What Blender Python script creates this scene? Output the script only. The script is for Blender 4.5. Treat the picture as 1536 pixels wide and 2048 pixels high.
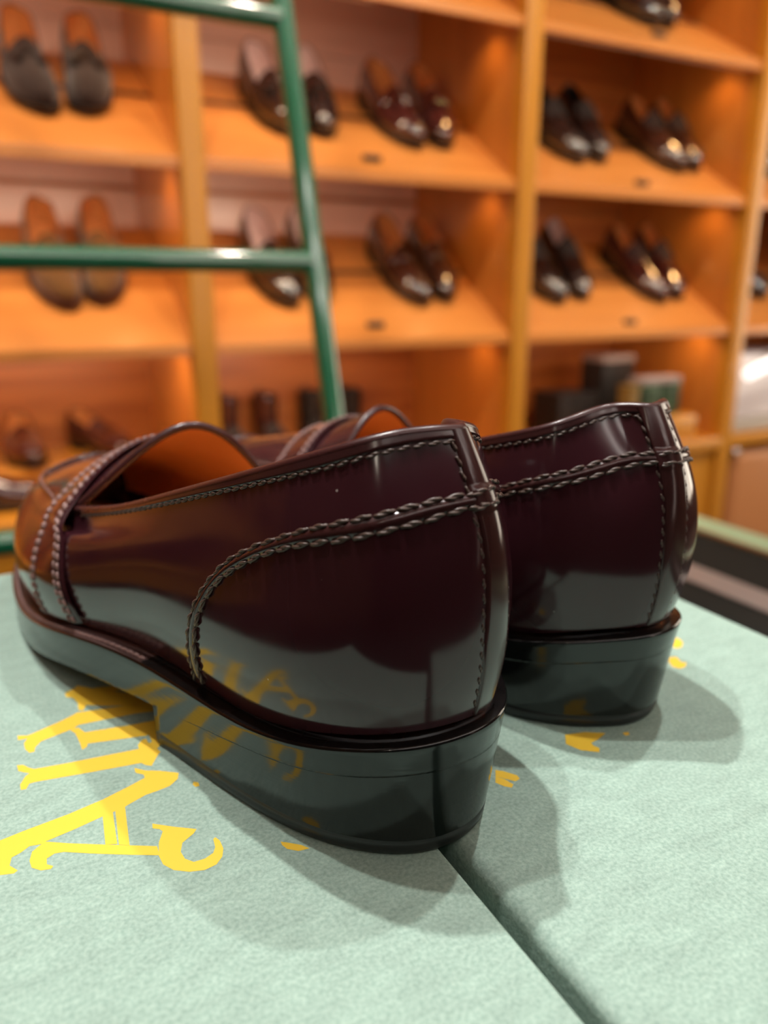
import bpy, math, random
import numpy as np
from mathutils import Vector, Matrix
R = math.radians
scn = bpy.context.scene
COL = scn.collection
for o in list(bpy.data.objects): bpy.data.objects.remove(o)
random.seed(7); rng = np.random.default_rng(7)

# ------------------------------------------------------------------ camera
cam_d = bpy.data.cameras.new('camera'); cam = bpy.data.objects.new('camera', cam_d); COL.objects.link(cam)
cam.location = (0, 0, .12); cam.rotation_euler = (R(73.8), 0, R(-27.3))
cam_d.sensor_fit = 'HORIZONTAL'; cam_d.sensor_width = 36; cam_d.lens = 36.09
cam_d.clip_start = .01; cam_d.clip_end = 30
cam_d.dof.use_dof = True; cam_d.dof.focus_distance = .172; cam_d.dof.aperture_fstop = 11.5
scn.camera = cam
# ------------------------------------------------------------------ world, exposure
w = bpy.data.worlds.new('world'); scn.world = w; w.use_nodes = True
w.node_tree.nodes['Background'].inputs[0].default_value = (1, .85, .7, 1)
w.node_tree.nodes['Background'].inputs[1].default_value = .05
vs = scn.view_settings
vs.view_transform = 'Standard'; vs.look = 'None'; vs.gamma = 1; vs.use_curve_mapping = False; vs.exposure = 0.14
# ------------------------------------------------------------------ lights
def spot(name, loc, target, power, col=(1, .9, .78), size=80, rad=.03, blend=.6):
    L = bpy.data.lights.new(name, 'SPOT'); L.energy = power; L.color = col
    L.spot_size = R(size); L.spot_blend = blend; L.shadow_soft_size = rad
    o = bpy.data.objects.new(name, L); COL.objects.link(o); o.location = loc
    o.rotation_euler = (Vector(target)-Vector(loc)).to_track_quat('-Z', 'Y').to_euler()
    return o
CEIL = 1.78
# ceiling spots over the table
spot('table_spot', (.00, .60, CEIL-.1), (.16, .05, 0), 86, (1, .97, .93), 34, .02, 1.)
spot('table_spot', (-.22, .42, CEIL-.1), (.10, .1, 0), 43, (1, .98, .94), 44, .018, 1.)
spot('table_spot', (.62, .36, CEIL-.1), (.18, .05, 0), 49, (1, .98, .95), 36, .018, 1.)
# ceiling spots washing the shelves
for x in (-1.7, -.9, -.1, .75, 1.6, 2.5):
    spot('shelf_spot', (x, .55, CEIL-.1), (x+.05, 1.75, .2), 38, (1, .86, .68), 95, .035)
# unseen fill spots added far behind the camera
for x, y in ((-1.6, -1.4), (0.6, -1.9), (2.4, -1.2)):
    spot('fill_spot', (x, y, CEIL-.1), (x, y, -1), 20, (1, .88, .72), 120, .05)
# ------------------------------------------------------------------ materials
def mat(name, col, rough=.5, metal=0., coat=0., coat_r=.05, spec=.5, sheen=0.):
    m = bpy.data.materials.new(name); m.use_nodes = True
    b = m.node_tree.nodes['Principled BSDF']
    b.inputs['Base Color'].default_value = (*col, 1); b.inputs['Roughness'].default_value = rough
    b.inputs['Metallic'].default_value = metal; b.inputs['Coat Weight'].default_value = coat
    b.inputs['Coat Roughness'].default_value = coat_r; b.inputs['Specular IOR Level'].default_value = spec
    b.inputs['Sheen Weight'].default_value = sheen
    return m
def nodes(m): return m.node_tree.nodes, m.node_tree.links, m.node_tree.nodes['Principled BSDF']
def noise_colour(m, c1, c2, scale=(1, 1, 1), nscale=5., detail=6., lo=.35, hi=.65, bump=0., bdist=.001, dist=0.):
    N, L, b = nodes(m)
    tc = N.new('ShaderNodeTexCoord'); mp = N.new('ShaderNodeMapping'); mp.inputs['Scale'].default_value = scale
    nz = N.new('ShaderNodeTexNoise'); nz.inputs['Scale'].default_value = nscale; nz.inputs['Detail'].default_value = detail
    nz.inputs['Distortion'].default_value = dist
    rp = N.new('ShaderNodeValToRGB'); rp.color_ramp.elements[0].position = lo; rp.color_ramp.elements[1].position = hi
    rp.color_ramp.elements[0].color = (*c1, 1); rp.color_ramp.elements[1].color = (*c2, 1)
    L.new(tc.outputs['Object'], mp.inputs[0]); L.new(mp.outputs[0], nz.inputs['Vector'])
    L.new(nz.outputs['Fac'], rp.inputs[0]); L.new(rp.outputs[0], b.inputs['Base Color'])
    if bump:
        bp = N.new('ShaderNodeBump'); bp.inputs['Strength'].default_value = bump; bp.inputs['Distance'].default_value = bdist
        L.new(nz.outputs['Fac'], bp.inputs['Height']); L.new(bp.outputs[0], b.inputs['Normal'])
    return m
def wood(name, c1, c2, axis, rough=.35, coat=.3):
    m = mat(name, c1, rough, coat=coat, coat_r=.2)
    sc = [14, 14, 14]; sc[axis] = 1.1
    return noise_colour(m, c1, c2, sc, 1.4, 5, .3, .7, .05, .001, .6)
def leather(name, col, rough, bump=.06, coat=0., nscale=900.):
    m = mat(name, col, rough, coat=coat, coat_r=.04)
    N, L, b = nodes(m)
    tc = N.new('ShaderNodeTexCoord')
    n1 = N.new('ShaderNodeTexNoise'); n1.inputs['Scale'].default_value = nscale; n1.inputs['Detail'].default_value = 3
    n2 = N.new('ShaderNodeTexNoise'); n2.inputs['Scale'].default_value = 60; n2.inputs['Detail'].default_value = 2
    ad = N.new('ShaderNodeMath'); ad.operation = 'MULTIPLY_ADD'; ad.inputs[1].default_value = .08
    bp = N.new('ShaderNodeBump'); bp.inputs['Strength'].default_value = bump; bp.inputs['Distance'].default_value = .0006
    L.new(tc.outputs['Object'], n1.inputs['Vector']); L.new(tc.outputs['Object'], n2.inputs['Vector'])
    L.new(n1.outputs['Fac'], ad.inputs[0]); L.new(n2.outputs['Fac'], ad.inputs[2])
    L.new(ad.outputs[0], bp.inputs['Height']); L.new(bp.outputs[0], b.inputs['Normal'])
    if coat: L.new(bp.outputs[0], b.inputs['Coat Normal'])
    mr = N.new('ShaderNodeMapRange'); mr.inputs[1].default_value = .3; mr.inputs[2].default_value = .7
    mr.inputs[3].default_value = rough*.75; mr.inputs[4].default_value = rough*1.3
    L.new(n2.outputs['Fac'], mr.inputs[0]); L.new(mr.outputs[0], b.inputs['Roughness'])
    return m
def cordovan(name, col, rough):
    """polished shell with a few grains of dust lying on it"""
    m = leather(name, col, rough, .025)
    N, L, b = nodes(m)
    tc = N.new('ShaderNodeTexCoord'); vo = N.new('ShaderNodeTexVoronoi'); vo.inputs['Scale'].default_value = 210
    wn = N.new('ShaderNodeMath'); wn.operation = 'LESS_THAN'; wn.inputs[1].default_value = .055
    sp = N.new('ShaderNodeSeparateColor'); gt = N.new('ShaderNodeMath'); gt.operation = 'GREATER_THAN'; gt.inputs[1].default_value = .88
    mu = N.new('ShaderNodeMath'); mu.operation = 'MULTIPLY'
    mx = N.new('ShaderNodeMix'); mx.data_type = 'RGBA'
    mx.inputs[6].default_value = (*col, 1); mx.inputs[7].default_value = (.32, .27, .25, 1)
    L.new(tc.outputs['Object'], vo.inputs['Vector']); L.new(vo.outputs['Distance'], wn.inputs[0])
    L.new(vo.outputs['Color'], sp.inputs[0]); L.new(sp.outputs[0], gt.inputs[0])
    L.new(wn.outputs[0], mu.inputs[0]); L.new(gt.outputs[0], mu.inputs[1]); L.new(mu.outputs[0], mx.inputs[0])
    L.new(mx.outputs[2], b.inputs['Base Color'])
    return m
M = {}
WA, WB = (.52, .208, .014), (.62, .265, .026)
M['wood_x'] = wood('honey_wood_grain_along_shelf', WA, WB, 0)
M['wood_board'] = wood('red_honey_wood_boards', (.57, .205, .042), (.70, .275, .062), 0)
M['wood_side'] = wood('red_honey_side_panel', (.47, .165, .026), (.58, .215, .038), 2)
M['wood_z'] = wood('honey_wood_upright_grain', WA, WB, 2)
M['wood_y'] = wood('honey_wood_side_grain', WA, WB, 1)
M['wood_red'] = wood('warm_wood_back_grain', (.30, .078, .013), (.56, .19, .04), 0, .4, .2)
M['pale'] = noise_colour(mat('painted_sheen_back', (.6, .38, .28), .35, coat=.8, coat_r=.22), (.68, .43, .34), (.76, .51, .42), (1, 1, 8), 2, 4)  # back wood with its varnish reflection put into a pale colour
M['cordovan'] = cordovan('burgundy_polished_leather', (.034, .0085, .0120), .125)
M['cordovan_rim'] = leather('burgundy_rolled_edge', (.045, .013, .013), .26, .25, nscale=500)
M['strip'] = leather('burgundy_strip_leather', (.034, .011, .011), .16, .12)
M['thread'] = mat('dark_waxed_thread', (.075, .045, .034), .38)
M['thread_lite'] = mat('brown_thread', (.24, .14, .125), .4)
M['tan_lining'] = leather('tan_lining_leather', (.72, .32, .10), .42, .1)
M['edge'] = leather('black_burnished_edge', (.0045, .0045, .0045), .12, .02)
N_, L_, b_ = nodes(M['edge'])
tc = N_.new('ShaderNodeTexCoord'); mp = N_.new('ShaderNodeMapping'); mp.inputs['Scale'].default_value = (40, 40, 1500)
nz = N_.new('ShaderNodeTexNoise'); nz.inputs['Scale'].default_value = 1; nz.inputs['Detail'].default_value = 4
bp = N_.new('ShaderNodeBump'); bp.inputs['Strength'].default_value = .045; bp.inputs['Distance'].default_value = .0005
L_.new(tc.outputs['Object'], mp.inputs[0]); L_.new(mp.outputs[0], nz.inputs['Vector']); L_.new(nz.outputs['Fac'], bp.inputs['Height'])
L_.new(bp.outputs[0], b_.inputs['Normal'])
M['welt'] = leather('red_brown_welt', (.06, .03, .027), .4, .3, nscale=400)
M['edge'].node_tree.nodes['Principled BSDF'].inputs['Specular IOR Level'].default_value = .5
M['rand'] = leather('black_seat_rand', (.006, .005, .005), .28, .5, nscale=350)
M['sole_under'] = mat('dark_outsole_leather', (.10, .045, .025), .6)
M['rubber'] = mat('black_top_lift_rubber', (.014, .014, .014), .32)
M['paper'] = noise_colour(mat('sage_green_textured_paper', (.36, .45, .39), .75, spec=.3), (.235, .345, .290), (.35, .475, .405), (1, 1, 1), 1100, 8, .34, .66, .5, .0003)
# long soft fibres in the paper on top of the fine grain
N_, L_, b_ = nodes(M['paper'])
tc = N_.new('ShaderNodeTexCoord'); mp = N_.new('ShaderNodeMapping'); mp.inputs['Scale'].default_value = (60, 150, 60)
nz = N_.new('ShaderNodeTexNoise'); nz.inputs['Scale'].default_value = 1.6; nz.inputs['Detail'].default_value = 7
rp = N_.new('ShaderNodeMapRange'); rp.inputs[1].default_value = .3; rp.inputs[2].default_value = .7; rp.inputs[3].default_value = .90; rp.inputs[4].default_value = 1.08
mx = N_.new('ShaderNodeMix'); mx.data_type = 'RGBA'; mx.blend_type = 'MULTIPLY'; mx.inputs[0].default_value = 1
src = b_.inputs['Base Color'].links[0].from_socket
L_.new(tc.outputs['Object'], mp.inputs[0]); L_.new(mp.outputs[0], nz.inputs['Vector']); L_.new(nz.outputs['Fac'], rp.inputs[0])
L_.new(src, mx.inputs[6]); L_.new(rp.outputs[0], mx.inputs[7]); L_.new(mx.outputs[2], b_.inputs['Base Color'])
M['gold'] = mat('yellow_gold_foil', (.86, .56, .05), .38, spec=.6)
M['green_paint'] = mat('glossy_green_enamel', (.002, .155, .072), .12, coat=.6, coat_r=.05)
b_ = M['green_paint'].node_tree.nodes['Principled BSDF']; b_.inputs['Coat Weight'].default_value = 1; b_.inputs['Coat IOR'].default_value = 1.85; b_.inputs['Coat Roughness'].default_value = .08; b_.inputs['Roughness'].default_value = .25
M['green_edge'] = mat('pale_green_edge_paint', (.52, .76, .48), .35)
M['brass_edge'] = mat('brushed_brass_edge', (.50, .36, .20), .4, metal=.6)
M['table_top'] = mat('black_table_top', (.014, .017, .015), .7, spec=.2)
M['grey_reflection'] = mat('grey_reflection_strip', (.42, .38, .36), .35, metal=.2)
M['steel'] = mat('polished_steel', (.75, .72, .68), .15, metal=1)
M['black_gloss'] = leather('black_polished_leather', (.010, .009, .009), .13, .05)
M['black_matt'] = leather('black_plain_leather', (.014, .012, .012), .32, .1)
M['burg_gloss'] = leather('deep_burgundy_polished_leather', (.045, .011, .010), .14, .05)
M['brown_gloss'] = leather('dark_brown_polished_leather', (.035, .013, .008), .15, .05)
for k in ('black_gloss', 'burg_gloss', 'brown_gloss'):
    b_ = M[k].node_tree.nodes['Principled BSDF']; b_.inputs['Coat Weight'].default_value = 1; b_.inputs['Coat IOR'].default_value = 1.75; b_.inputs['Coat Roughness'].default_value = .05
M['suede_brown'] = mat('dark_brown_suede', (.024, .013, .010), .95, spec=.1, sheen=.3)
M['suede_tan'] = mat('olive_tan_suede', (.125, .055, .014), .95, spec=.1, sheen=.3)
M['lilac_lining'] = leather('pale_pink_grey_lining', (.62, .46, .44), .5, .1)
M['tan_orange'] = leather('orange_tan_lining', (.64, .27, .085), .5, .1)
M['lace'] = mat('dark_lace', (.045, .038, .034), .6)
M['dark_sole'] = mat('black_sole_edge', (.012, .010, .009), .25)
M['brown_sole'] = mat('dark_red_brown_sole_edge', (.050, .014, .012), .35)
M['white'] = mat('white_enamel', (.82, .76, .75), .3)

M['grey_base'] = mat('grey_plinth', (.42, .38, .32), .5)
M['tan_hide'] = leather('tan_upholstery', (.50, .21, .075), .4, .2)
M['card_dark'] = mat('black_carton', (.018, .019, .020), .45)
M['card_green'] = noise_colour(mat('dark_green_carton', (.02, .04, .02), .45), (.014, .028, .014), (.05, .10, .045), (1, 1, 1), 40, 2)
M['card_gold'] = mat('dull_gold_carton', (.20, .12, .03), .4)
M['lid_grey'] = mat('grey_jar_lid', (.35, .28, .27), .3)
M['holder'] = mat('dark_pewter_holder', (.10, .09, .08), .4, metal=.5)
M['plaque'] = mat('dark_grey_plaque_face', (.035, .030, .026), .4)
M['stop'] = mat('dark_shoe_stop_strip', (.03, .012, .005), .6)
M['blocker'] = mat('dark_reflection_blocker', (.020, .013, .010), .6)
M['ceil'] = mat('cream_ceiling', (.62, .56, .48), .8)
M['wall'] = noise_colour(mat('warm_brown_wall', (.20, .10, .05), .6), (.17, .08, .04), (.24, .125, .062), (8, 8, 1), 1.5, 4)
M['carpet'] = noise_colour(mat('brown_carpet', (.08, .05, .035), .95), (.06, .036, .026), (.10, .065, .045), (1, 1, 1), 60, 5)
def glow(name, col, s):
    m = mat(name, col, .4); b = m.node_tree.nodes['Principled BSDF']
    b.inputs['Emission Color'].default_value = (*col, 1); b.inputs['Emission Strength'].default_value = s
    return m
M['bright_white'] = glow('white_bar_highlight_glow', (1, .97, .93), 1.3)
M['added_window'] = glow('added_window_glow', (1, .84, .77), 1.3)
M['added_panel_bright'] = glow('added_panel_diffuser', (1, .92, .86), 6)
M['panel_glow'] = glow('light_panel_diffuser', (1, .94, .88), 1.7)
M['added_window_side'] = glow('added_side_window_glow', (1, .90, .74), 3.5)
M['lamp_glow'] = glow('warm_lamp_lens', (1, .55, .18), 6)
M['spot_glow'] = glow('spot_lens', (1, .9, .75), 12)
# ------------------------------------------------------------------ mesh builder
class MB:
    def __init__(self): self.v = []; self.f = []; self.sm = []
    def add(self, V, F, smooth=True):
        k = len(self.v); self.v += [tuple(map(float, p)) for p in V]
        self.f += [tuple(k+i for i in f) for f in F]; self.sm += [smooth]*len(F); return self
    def grid(self, P, cu=False, cv=False, smooth=True, flip=False):
        P = np.asarray(P); m, n = P.shape[:2]; F = []
        for i in range(m if cu else m-1):
            for j in range(n if cv else n-1):
                q = (i*n+j, ((i+1) % m)*n+j, ((i+1) % m)*n+(j+1) % n, i*n+(j+1) % n)
                F.append(q[::-1] if flip else q)
        return self.add(P.reshape(-1, 3), F, smooth)
    def poly(self, P, flip=False):
        q = tuple(range(len(P))); return self.add(P, [q[::-1] if flip else q], False)
    def box(self, lo, hi, bev=0., seg=2):
        """box with rounded edges"""
        lo = np.array(lo, float); hi = np.array(hi, float)
        if bev <= 0:
            x0, y0, z0 = lo; x1, y1, z1 = hi
            V = [(x0,y0,z0),(x1,y0,z0),(x1,y1,z0),(x0,y1,z0),(x0,y0,z1),(x1,y0,z1),(x1,y1,z1),(x0,y1,z1)]
            return self.add(V, [(0,3,2,1),(4,5,6,7),(0,1,5,4),(1,2,6,5),(2,3,7,6),(3,0,4,7)], False)
        bev = min(bev, *(hi-lo)*.49)
        def ring(z, ins):
            P = []
            for cx, cy, a0 in ((1,1,0),(0,1,90),(0,0,180),(1,0,270)):
                c = np.array([hi[0]-bev if cx else lo[0]+bev, hi[1]-bev if cy else lo[1]+bev])
                for k in range(seg+2):
                    a = R(a0+90*k/(seg+1)); P.append((c[0]+(bev-ins)*math.cos(a), c[1]+(bev-ins)*math.sin(a), z))
            return P
        rings = []
        for k in range(seg+2):
            a = R(90-90*k/(seg+1)); rings.append(ring(lo[2]+bev*(1-math.sin(a)), bev*(1-math.cos(a))))
        for k in range(seg+2):
            a = R(90*k/(seg+1)); rings.append(ring(hi[2]-bev*(1-math.sin(a)), bev*(1-math.cos(a))))
        self.grid(np.array(rings), cv=True, flip=True)
        self.poly(rings[0], flip=True); self.poly(rings[-1]); return self
    def tube(self, C, r, n=10, closed=False, cap=True, flat=1.):
        """swept round tube; r a number or one per point; flat squeezes the height"""
        C = np.asarray(C, float); m = len(C); r = np.broadcast_to(r, (m,))
        T = np.roll(C, -1, 0)-np.roll(C, 1, 0) if closed else np.gradient(C, axis=0)
        T /= np.maximum(np.linalg.norm(T, axis=1), 1e-12)[:, None]
        up = np.array([0, 0, 1.]) if abs(T[0, 2]) < .9 else np.array([1., 0, 0])
        G = []; side = None
        for i in range(m):
            s = np.cross(T[i], up) if side is None else side-T[i]*np.dot(side, T[i])
            s /= np.linalg.norm(s); side = s; u = np.cross(s, T[i])
            G.append([C[i]+r[i]*(math.cos(a)*s+flat*math.sin(a)*u) for a in np.linspace(0, 2*np.pi, n, endpoint=False)])
        G = np.array(G); self.grid(G, cu=closed, cv=True)
        if cap and not closed: self.poly(G[0]); self.poly(G[-1], flip=True)
        return self
    def lathe(self, prof, c=(0, 0, 0), n=24):
        G = np.array([[(c[0]+r*math.cos(a), c[1]+r*math.sin(a), c[2]+z) for a in np.linspace(0, 2*np.pi, n, endpoint=False)] for r, z in prof])
        return self.grid(G, cv=True, flip=True)
    def build(self, name, m, parent=None, loc=None):
        me = bpy.data.meshes.new(name); me.from_pydata(self.v, [], self.f); me.validate()
        if len(me.polygons) == len(self.sm): me.polygons.foreach_set('use_smooth', self.sm)
        me.materials.append(m); me.update()
        o = bpy.data.objects.new(name, me); COL.objects.link(o)
        if parent is not None: o.parent = parent
        if loc is not None: o.location = loc
        return o
def tag(o, label=None, cat=None, group=None, kind=None):
    for k, v in (('label', label), ('category', cat), ('group', group), ('kind', kind)):
        if v: o[k] = v
    return o
def empty(name, loc=(0, 0, 0), rot=(0, 0, 0)):
    o = bpy.data.objects.new(name, None); COL.objects.link(o); o.location = loc; o.rotation_euler = rot
    o.empty_display_size = .02; return o
def copy_tree(o, parent=None):
    c = o.copy(); COL.objects.link(c)
    if parent is not None: c.parent = parent; c.matrix_parent_inverse = o.matrix_parent_inverse.copy()
    for ch in list(o.children): copy_tree(ch, c)
    return c
# ---------- cubic spline helpers ----------
def nat_basis(n, ts):
    """rows of weights of the natural cubic spline through n points at 0..n-1"""
    A = np.eye(n); R = np.zeros((n, n))
    for i in range(1, n-1):
        A[i, i-1] = 1; A[i, i] = 4; A[i, i+1] = 1
        R[i, i-1] = 6; R[i, i] = -12; R[i, i+1] = 6
    M = np.linalg.solve(A, R)
    ts = np.asarray(ts, float)
    k = np.clip(np.floor(ts).astype(int), 0, n-2); t = ts-k
    I = np.eye(n)
    return ((1-t)[:, None]*I[k] + t[:, None]*I[k+1]
            + (((1-t)**3-(1-t))/6)[:, None]*M[k] + ((t**3-t)/6)[:, None]*M[k+1])
def per_basis(ts):
    """22 periodic stations, station a in -11..11"""
    pad = 5
    B = nat_basis(23+2*pad, np.asarray(ts, float)+11+pad)
    out = np.zeros((len(B), 22))
    for j in range(B.shape[1]):
        out[:, (j-pad) % 22] += B[:, j]
    return out
# ---------- shoe form, millimetres: (along, half width, height) at 12 stations heel -> toe ----------
R0 = [(-1.5,0,32.5),(3,16,32),(19,27,28.8),(45,31,24.6),(80,32.5,24.6),(110,36.5,24),(140,40,19.5),(170,39.5,14.5),(200,37,13),(229,29,15),(252,14,18.5),(259,0,19)]
R1 = [(-4.6,0,46),(.5,18.5,45.5),(17,31,43.5),(45,35,40.5),(80,36,39.5),(110,38.5,37),(140,42,34),(168,42,30.5),(198,38.5,28.5),(229,31,28.5),(254,15.5,31),(262,0,31)]
R2 = [(-4.8,0,62),(0,18,62),(16.5,30,60),(45,33.8,57),(80,35,54),(110,36.5,49.5),(140,37.5,47),(168,35,44),(196,32,42),(225,26,41),(248,13.5,40),(255,0,40)]
R3 = [(-2,0,77.5),(3,15.5,77.3),(18,26.8,75),(45,31,69.5),(80,32.5,62),(110,33,56),(140,31,55.5),(166,26,53),(193,23,50.5),(218,18.5,47.5),(237,10,46),(243,0,45.5)]
R3Q = [(-2,0,77.5),(3,15.5,77.3),(18,26.8,75),(45,31,69.5),(80,32.8,61.5),(110,33.5,54.5),(140,34.5,47),(166,36,42),(193,32,38),(218,24,36),(237,12,36),(243,0,36)]
R4 = [(6,0,93),(9,11.5,93),(20,22,89.2),(45,28,80.5),(80,30.5,69),(110,31,60),(140,32,53.5),(162,33,49),(190,28,42),(220,20,40),(240,10,40),(246,0,40)]
RG = [(-20,0,115),(0,0,112),(20,0,108),(45,0,103),(80,0,95.5),(110,0,84.8),(138,0,73),(166,0,63.5),(190,0,57.5),(212,0,53),(228,0,50),(236,0,48.5)]
MED = [1,.80,.90,.94,.90,.86,.85,.88,.92,.95,1.0,1]
MED1 = {93: (.46, 5.6), 77.3: (.58, 4.2), 62: (.68, 3.2), 45.5: (.73, 2.8), 32: (.78, 2.)}
def swing(s):
    """the forefoot turns inward"""
    return 0 if s < 115 else .0011*(s-115)**2/(1+.004*(s-115))
def loop(row, lat):
    """22 points, index a+11 for a=-11..10; a>0 is the lateral side, lat=-1 left shoe / +1 right shoe"""
    P = np.zeros((22, 3))
    for a in range(-11, 11):
        s, w, z = row[abs(a)]
        m = 1 if a >= 0 else -MED[-a]
        if row is R4 and -5 < a < 0: z0, z = z, z-(0, .7, 1.1, .5, 0)[-a]
        else: z0 = z
        if a == -1:
            k, ds = MED1.get(z0, (.8, 2.))
            m = -k; s += ds
        P[a+11] = (lat*w*m-lat*swing(s), s, z)
    return P
class Form:
    def __init__(self, lat):
        self.lat = lat
        self.q = [loop(r, lat) for r in (R0, R1, R2, R3Q, R4)]; self.r3 = loop(R3, lat)
        self.rg = loop(RG, lat)
    def quarter(self, a, v):
        a = np.asarray(a, float).ravel(); v = np.asarray(v, float).ravel()
        B = per_basis(a); Q = np.stack([B@r for r in self.q], 1)
        return np.einsum('ij,ijk->ik', nat_basis(5, v), Q)
    def arch(self, a, v):
        a = np.asarray(a, float).ravel(); v = np.asarray(v, float).ravel()
        B = per_basis(a); Bm = per_basis(-a)
        rows = self.q[:3]+[self.r3]; Q = np.stack([B@r for r in rows]+[B@self.rg]+[Bm@r for r in rows[::-1]], 1)
        return np.einsum('ij,ijk->ik', nat_basis(9, v), Q)
    def normal(self, f, a, v, e=.01):
        a = np.asarray(a, float).ravel(); v = np.asarray(v, float).ravel()
        va, vb = np.maximum(v-e, 0), v+e
        mx = 4 if f == self.quarter else 8
        vb = np.minimum(vb, mx)
        N = np.cross(f(a+e, v)-f(a-e, v), f(a, vb)-f(a, va))
        N /= np.maximum(np.linalg.norm(N, axis=1), 1e-9)[:, None]
        P = f(a, v)
        c = np.stack([np.array([-self.lat*swing(q) for q in np.clip(P[:, 1], 28, 215)]), np.clip(P[:, 1], 28, 215), np.minimum(P[:, 2], 25)], 1)
        N *= np.sign(np.sum(N*(P-c), 1))[:, None]
        return N
# ------------------------------------------------------------------ shoe parts
SOLE_T = [(-4.5,0,31),(.5,17.5,30),(19,30.5,27),(45,35,24),(80,37,23.3),(110,41,22),(140,44.5,17.5),(170,44.5,12.5),(200,41.5,11.5),(232,33,13.5),(257,16,17),(264,0,17.5)]
SOLE_BZ = [23, 22.5, 20, 17, 12.2, 10.5, 6.5, 1.0, .25, 4, 9, 10]
HEEL_G = [(.3,0,0),(3.5,14,0),(19,26.5,0),(45,33,0),(80,36.3,0)]
def centre_x(s, lat): return np.array([-lat*swing(min(float(q), 220.)) for q in np.ravel(s)])
def interp_grid(f, form, A, V, off=0.):
    P = f(A, V)
    if np.any(off): P = P+form.normal(f, A, V)*np.broadcast_to(off, A.ravel().shape)[:, None]
    return P.reshape(A.shape+(3,))*.001
def strip(f, form, a0, a1, v0, v1, m, n, off=0.):
    """patch between two border curves given as arrays over t in 0..1"""
    A = np.linspace(0, 1, n)[None, :]*(np.asarray(a1)-np.asarray(a0))[:, None]+np.asarray(a0)[:, None]
    V = np.linspace(0, 1, n)[None, :]*(np.asarray(v1)-np.asarray(v0))[:, None]+np.asarray(v0)[:, None]
    return interp_grid(f, form, A, V, off)
def lerp(x, xs, ys): return np.interp(x, xs, ys)
def smooth_line(xs, ys, x):
    """natural cubic through (xs, ys)"""
    xs = np.asarray(xs, float); t = np.interp(x, xs, np.arange(len(xs)))
    return nat_basis(len(xs), t) @ np.asarray(ys, float)
def resample(P, step):
    L = np.r_[0, np.cumsum(np.linalg.norm(np.diff(P, axis=0), axis=1))]
    n = max(2, int(L[-1]/step)); s = (np.arange(n)+.5)/n*L[-1]
    return np.stack([np.interp(s, L, P[:, k]) for k in range(3)], 1), L[-1]/n
def stitches(mb, P, N, pitch, length, rad, lift=.0003, slant=.12, twist=True):
    """a row of thread stitches lying on a surface line (metres)"""
    Q, st = resample(P, pitch); n2, _ = resample(N, 1)  # normals by arc fraction
    L = np.r_[0, np.cumsum(np.linalg.norm(np.diff(P, axis=0), axis=1))]; s = np.linspace(0, L[-1], len(Q))
    T = np.gradient(Q, axis=0)
    for i in range(len(Q)):
        nn = np.array([np.interp(s[i], L, N[:, k]) for k in range(3)]); nn /= np.linalg.norm(nn)
        t = T[i]/np.linalg.norm(T[i]); b = np.cross(nn, t); j = rng.normal(0, .05)
        t = t+b*(slant+j); t -= nn*np.dot(t, nn); t /= np.linalg.norm(t); b = np.cross(nn, t)
        h = np.linspace(-1, 1, 11)
        mid = Q[i][None]+t[None]*h[:, None]*length/2+nn[None]*(lift+rad*.9*(1-h[:, None]**4)-rad*.9)
        if twist:
            for ph in (0, np.pi):
                w = h*2.6+ph
                C = mid+(b[None]*np.cos(w)[:, None]+nn[None]*np.sin(w)[:, None])*rad*.48*(1-.5*h[:, None]**4)
                mb.tube(C, rad*.62*np.sqrt(np.maximum(1-h**6, .08)), 6)
        else:
            mb.tube(mid[::2], rad*np.sqrt(np.maximum(1-h[::2]**4, .08)), 5)
    return mb
def surf_line(form, f, a, v, off=.0):
    a = np.asarray(a, float); v = np.asarray(v, float)
    N = form.normal(f, a, v); return f(a, v)*.001+N*off, N

SEAM_UP = ([0, .32, .79, 1.19, 1.72, 2.24, 2.77, 3.07, 3.27, 3.41, 3.51, 3.56], [3.24, 3.24, 3.21, 3.14, 3.05, 2.93, 2.62, 2.19, 1.67, 1.09, .40, .05])
SEAM_LO = ([0, .44, .79, 1.19, 1.71, 2.22, 2.65, 3.01, 3.21, 3.31, 3.40, 3.44], [3.09, 3.08, 3.02, 2.93, 2.83, 2.74, 2.52, 2.09, 1.59, 1.16, .50, .10])
def seam_curve(S, n=160):
    t = np.linspace(0, len(S[0])-1, n); B = nat_basis(len(S[0]), t)
    a, v = B @ np.array(S[0]), B @ np.array(S[1])
    return np.r_[-a[:0:-1], a], np.r_[v[:0:-1], v]
STAY_V = [0.05, .25, 1.24, 1.71, 2.24, 2.69, 3.07, 3.30, 3.48, 3.77, 3.98]
STAY_A = [.23, .23, .27, .28, .29, .32, .37, .38, .40, .42, .46]
TE_V = [2.45, 2.9, 3.4, 4, 4.6, 5.1, 5.55]; TE_A = [6.3, 6.0, 5.72, 5.46, 5.28, 5.22, 5.32]
VR_V = [0, 1, 2, 3, 4, 5, 6, 7, 8]; VR_A = [5.62, 5.8, 5.98, 6.18, 6.45, 6.2, 6.0, 5.75, 5.55]

def sole_loops(lat):
    T = loop(SOLE_T, lat)
    Bz = [(s, w, SOLE_BZ[i]) for i, (s, w, z) in enumerate(SOLE_T)]
    for i in range(5):
        s, w, z = SOLE_T[i]; g = HEEL_G[i]; k = (z-SOLE_BZ[i])/z
        Bz[i] = (s+(g[0]-s)*k, w+(g[1]-w)*k, SOLE_BZ[i])
    return T, loop(Bz, lat), loop(HEEL_G+[(s, w, 0) for s, w, z in SOLE_T[5:]], lat)

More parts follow.
